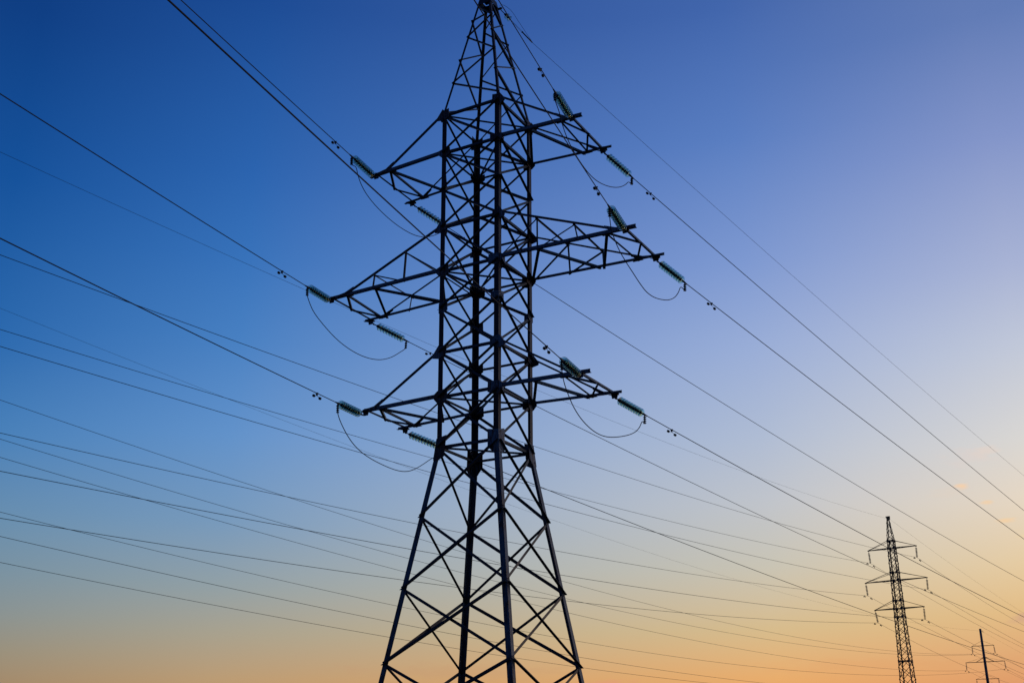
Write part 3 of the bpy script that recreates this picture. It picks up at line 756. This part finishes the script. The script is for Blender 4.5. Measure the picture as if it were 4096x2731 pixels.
# ------------------------------------------------------------------ the distant lattice tower
t2 = DATA['T2']; B2 = V((*t2['base'], 0)); z2_ = t2['z']; hh = t2['half']
T2 = empty('lattice_tower', B2, label='small distant steel lattice tower near the right edge, dark against the orange sky', cat='power pylon', group='steel lattice pylons')
T2.rotation_euler = (0, 0, t2['w'])
KN = [(0, 1.02), (11.75, .63), (16.7, .52), (24.62, .40), (25.5, .375)]
def hw2(z):
    for (za, ha), (zb, hb) in zip(KN, KN[1:]):
        if z <= zb: return ha+(hb-ha)*(z-za)/(zb-za)
    return KN[-1][1]
for (sx, sy) in ((-1, -1), (1, -1), (1, 1), (-1, 1)):
    mb = MB()
    for (za, ha), (zb, hb) in zip(KN, KN[1:]): mb.angle((sx*ha, sy*ha, za), (sx*hb, sy*hb, zb), (-sx, 0, 0), (0, -sy, 0), .10, .012)
    mb.build('leg', M_FAR, T2)
zl = [0]
while zl[-1] < 25.4:
    zl.append(zl[-1]+max(.86, hw2(zl[-1])*2*1.05*.9))
sc = 25.5/zl[-1]; zl = [z*sc for z in zl]
belts = [11.75, 16.7, 17.62, 18.55, 20.87, 21.8, 24.62, 25.5]
zl = [min(belts, key=lambda q: abs(q-z)) if min(abs(q-z) for q in belts) < .45 else z for z in zl]
zl = sorted(set(zl))
for (c1, c2, n) in ((V((-1, -1, 0)), V((1, -1, 0)), V((0, -1, 0))), (V((1, -1, 0)), V((1, 1, 0)), V((1, 0, 0))), (V((1, 1, 0)), V((-1, 1, 0)), V((0, 1, 0))), (V((-1, 1, 0)), V((-1, -1, 0)), V((-1, 0, 0)))):
    mb = MB()
    for za, zb in zip(zl, zl[1:]):
        ha, hb = hw2(za), hw2(zb); s_ = V((0, 0, 1))
        mb.angle(c1*ha+V((0, 0, za))+n*.006, c2*hb+V((0, 0, zb))+n*.006, s_, n, .058, .008)
        mb.angle(c2*ha+V((0, 0, za))-n*.016, c1*hb+V((0, 0, zb))-n*.016, s_, -n, .058, .008)
    for z in belts:
        h = hw2(z); mb.angle(c1*h+V((0, 0, z))-n*.03, c2*h+V((0, 0, z))-n*.03, s_, -n, .09, .01)
        for c in (c1, c2):
            p = c*h+V((0, 0, z)); ti = (c2-c1).normalized()*(1 if c is c1 else -1)
            pts = [p+n*.02+V((0, 0, .17)), p+ti*.20+n*.02+V((0, 0, .12)), p+ti*.20+n*.02-V((0, 0, .12)), p+n*.02-V((0, 0, .17))]
            if (pts[1]-pts[0]).cross(pts[2]-pts[0]).dot(n) < 0: pts.reverse()
            mb.plate(pts, n, .012)
    mb.build('lattice_face', M_FAR, T2)
mb = MB(); tt = .10
for (sx, sy) in ((-1, -1), (1, -1), (1, 1), (-1, 1)):
    mb.angle((sx*.375, sy*.375, 25.5), (sx*tt-.06, sy*tt, 28.4), (-sx, 0, 0), (0, -sy, 0), .065, .01)
for i in range(4):
    za = 25.5+i*.72; zb = za+.72; fa = (za-25.5)/2.9; fb = (zb-25.5)/2.9; ha = .375+(tt-.375)*fa; hb = .375+(tt-.375)*fb; ca = -.06*fa; cb = -.06*fb
    for (c1, c2, n) in ((V((-1, -1, 0)), V((1, -1, 0)), V((0, -1, 0))), (V((1, -1, 0)), V((1, 1, 0)), V((1, 0, 0))), (V((1, 1, 0)), V((-1, 1, 0)), V((0, 1, 0))), (V((-1, 1, 0)), V((-1, -1, 0)), V((-1, 0, 0)))):
        mb.angle(c1*ha+V((ca, 0, za)), c2*hb+V((cb, 0, zb)), (0, 0, 1), n, .045, .008)
        mb.angle(c2*ha+V((ca, 0, za))-n*.012, c1*hb+V((cb, 0, zb))-n*.012, (0, 0, 1), -n, .04, .008)
mb.box((-.04, 0, 28.42), (.24, 0, 0), (0, .12, 0), (0, 0, .05)); mb.box((.16, 0, 28.25), (.05, 0, 0), (0, .03, 0), (0, 0, .18))
mb.build('peak', M_FAR, T2)
for i, (zc, zt) in enumerate(((z2_[0], 25.5), (z2_[1], 21.8), (z2_[2], 18.55))):
    for s in (-1, 1):
        h = hw2(zc); ht = hw2(zt); tip = V((s*hh[i], 0, zc)); mb = MB()
        for sy in (-1, 1):
            mb.angle((s*h, sy*h, zc), tip+V((s*.05, sy*.05, 0)), UPV, (0, -sy, 0), .085, .01)
            mb.angle((s*ht, sy*ht, zt), tip+V((0, sy*.04, .05)), UPV, (0, -sy, 0), .05, .008)
        for f1, f2 in ((.0, .33), (.33, .66), (.66, .9)):
            a = V((s*h, -h, zc)).lerp(tip, f1); b = V((s*h, h, zc)).lerp(tip, f2); mb.angle(a, b, UPV, (s, 0, 0), .045, .008)
        mb.box(tip+V((0, 0, .02)), (.10, 0, 0), (0, .08, 0), (0, 0, .05))
        mb.build('crossarm', M_FAR, T2)

FSTR = make_string(7, .160, .22, 1.4, M_FGLASS, clamp=False, cw=.62)
cl = MB(); cl.box((0, 0, 1.36), (.10, 0, 0), (0, .03, 0), (0, 0, .035)); cl.cyl((0, 0, 1.2), (0, 0, 1.36), .014, n=6); cl.build('suspension_clamp', M_IRON, FSTR)
FDMP = make_damper(.062, .19)
ffirst = True; fdf = True
POS = {'TL': 'upper left', 'TR': 'upper right', 'ML': 'middle left', 'MR': 'middle right', 'BL': 'lower left', 'BR': 'lower right'}
def far_set(T, Lw, Rw, own, grp, Lmax, rad):
    global ffirst, fdf
    for k in ('TL', 'TR', 'ML', 'MR', 'BL', 'BR'):
        i = 'TMB'.index(k[0]); s = -1 if k[1] == 'L' else 1
        w_ = T['w']; tip = V((T['base'][0]+s*T['half'][i]*math.cos(w_), T['base'][1]+s*T['half'][i]*math.sin(w_), T['z'][i]))
        A = V(Lw[k]['A']); o = FSTR if ffirst else copy_tree(FSTR); ffirst = False
        d = A-tip; top = tip+V((0, 0, -.03)); dn = (A-top).normalized()
        x = V((math.cos(T['w']), math.sin(T['w']), 0)); x = (x-dn*x.dot(dn)).normalized(); y = dn.cross(x)
        m = Matrix((y, -x, dn)).transposed().to_4x4() if y.cross(-x).dot(dn) > 0 else Matrix((x, y, dn)).transposed().to_4x4()
        m.translation = top; o.matrix_world = m; o.scale = (1, 1, (A-top).length/1.39)
        tag(o, 'dark disc string hanging from the %s arm tip of the %s' % (POS[k], own), 'insulator', grp+' insulator strings')
        lw = Lw[k]; rw = Rw[k]
        lp = [wire_pt(lw, Lmax*(j/70)**1.2) for j in range(71)]
        cable(rw, 0, 190, rad, 'fine wire held by the %s insulator string of the %s' % (POS[k], own), grp+' wires', pts2=lp, n=50)
        for ww, side in ((lw, 'left'), (rw, 'right')):
            q = FDMP if fdf else copy_tree(FDMP); fdf = False
            place_damper(q, ww, 1.05)
            tag(q, 'tiny damper just %s of the %s insulator string of the %s' % (side, POS[k], own), 'vibration damper', grp+' dampers')
far_set(t2, DATA['L2'], {k: dict(v, h=R(8.6), a=-.112, b=.00038) if k in () else v for k, v in DATA['R2'].items()}, 'distant lattice tower', 'distant lattice tower', 185, .0145)
e2 = DATA['E2']; cable(DATA['E2R'], 0, 190, .0075, 'finest wire passing over the top of the distant lattice tower', 'earth wires', pts2=[wire_pt(e2, 185*(j/70)**1.2) for j in range(71)], n=50)

# ------------------------------------------------------------------ the distant concrete pole
t3 = DATA['T3']; T3 = empty('concrete_pole', (*t3['base'], 0), label='slim dark concrete pole with three crossarms at the lower right corner', cat='power pole')
T3.rotation_euler = (0, 0, t3['w'])
mb = MB(); zt3 = 24.12
mb.cyl((-.0, 0, 0), (-.04, 0, zt3), .335, .205, n=24); mb.build('shaft', M_CONC, T3)
AP = [21.87, 18.9, 15.85]
for i in range(3):
    zc = t3['z'][i]; mb = MB(); h = t3['half'][i]; rr = .30
    for sy in (-1, 1):
        for s in (-1, 1):
            mb.angle((0, sy*rr, zc), (s*(h+.05), sy*.05, zc), UPV, (0, -sy, 0), .07 if i != 1 else .09, .01)
    for s in (-1, 1):
        mb.box((s*h, 0, zc+.01), (.10, 0, 0), (0, .07, 0), (0, 0, .05))
        mb.box((s*.7, 0, zc), (.03, 0, 0), (0, .28, 0), (0, 0, .03))
    arm = mb.build('crossarm', M_FAR, T3)
    for s in (-1, 1):
        m2 = MB(); m2.cyl((s*.15, 0, AP[i]), (s*h, 0, zc+.05), .016 if i else .02, n=6); m2.build('tie_rod', M_FAR, arm)
        if i == 1:
            m3 = MB(); m3.cyl((s*.25, 0, 18.80), (s*1.66, 0, zc+.04), .045, n=8); m3.build('strut', M_FAR, arm)
    if i == 1:
        m4 = MB(); m4.cyl((0, 0, 18.72), (0, 0, 18.86), .34, n=20); m4.box((0, 0, 18.84), (.48, 0, 0), (0, .08, 0), (0, 0, .05)); m4.build('collar', M_FAR, arm)
mb = MB(); mb.box((.30, 0, 23.72), (.14, 0, 0), (0, .03, 0), (0, 0, .025)); mb.box((.40, 0, 23.55), (.03, 0, 0), (0, .03, 0), (0, 0, .2)); mb.build('earth_wire_bracket', M_IRON, T3)
R3 = {}
for k, v in DATA['L3'].items(): R3[k] = dict(A=v['A'], h=R(8.6), a=-.105, b=.00036)
far_set(t3, DATA['L3'], R3, 'distant concrete pole', 'concrete pole', 215, .0145)
e3 = DATA['E3']; cable(dict(A=e3['A'], h=R(8.6), a=-.10, b=.00034), 0, 190, .0075, 'finest wire fixed to the top of the distant concrete pole', 'earth wires', pts2=[wire_pt(e3, 215*(j/70)**1.2) for j in range(71)], n=50)
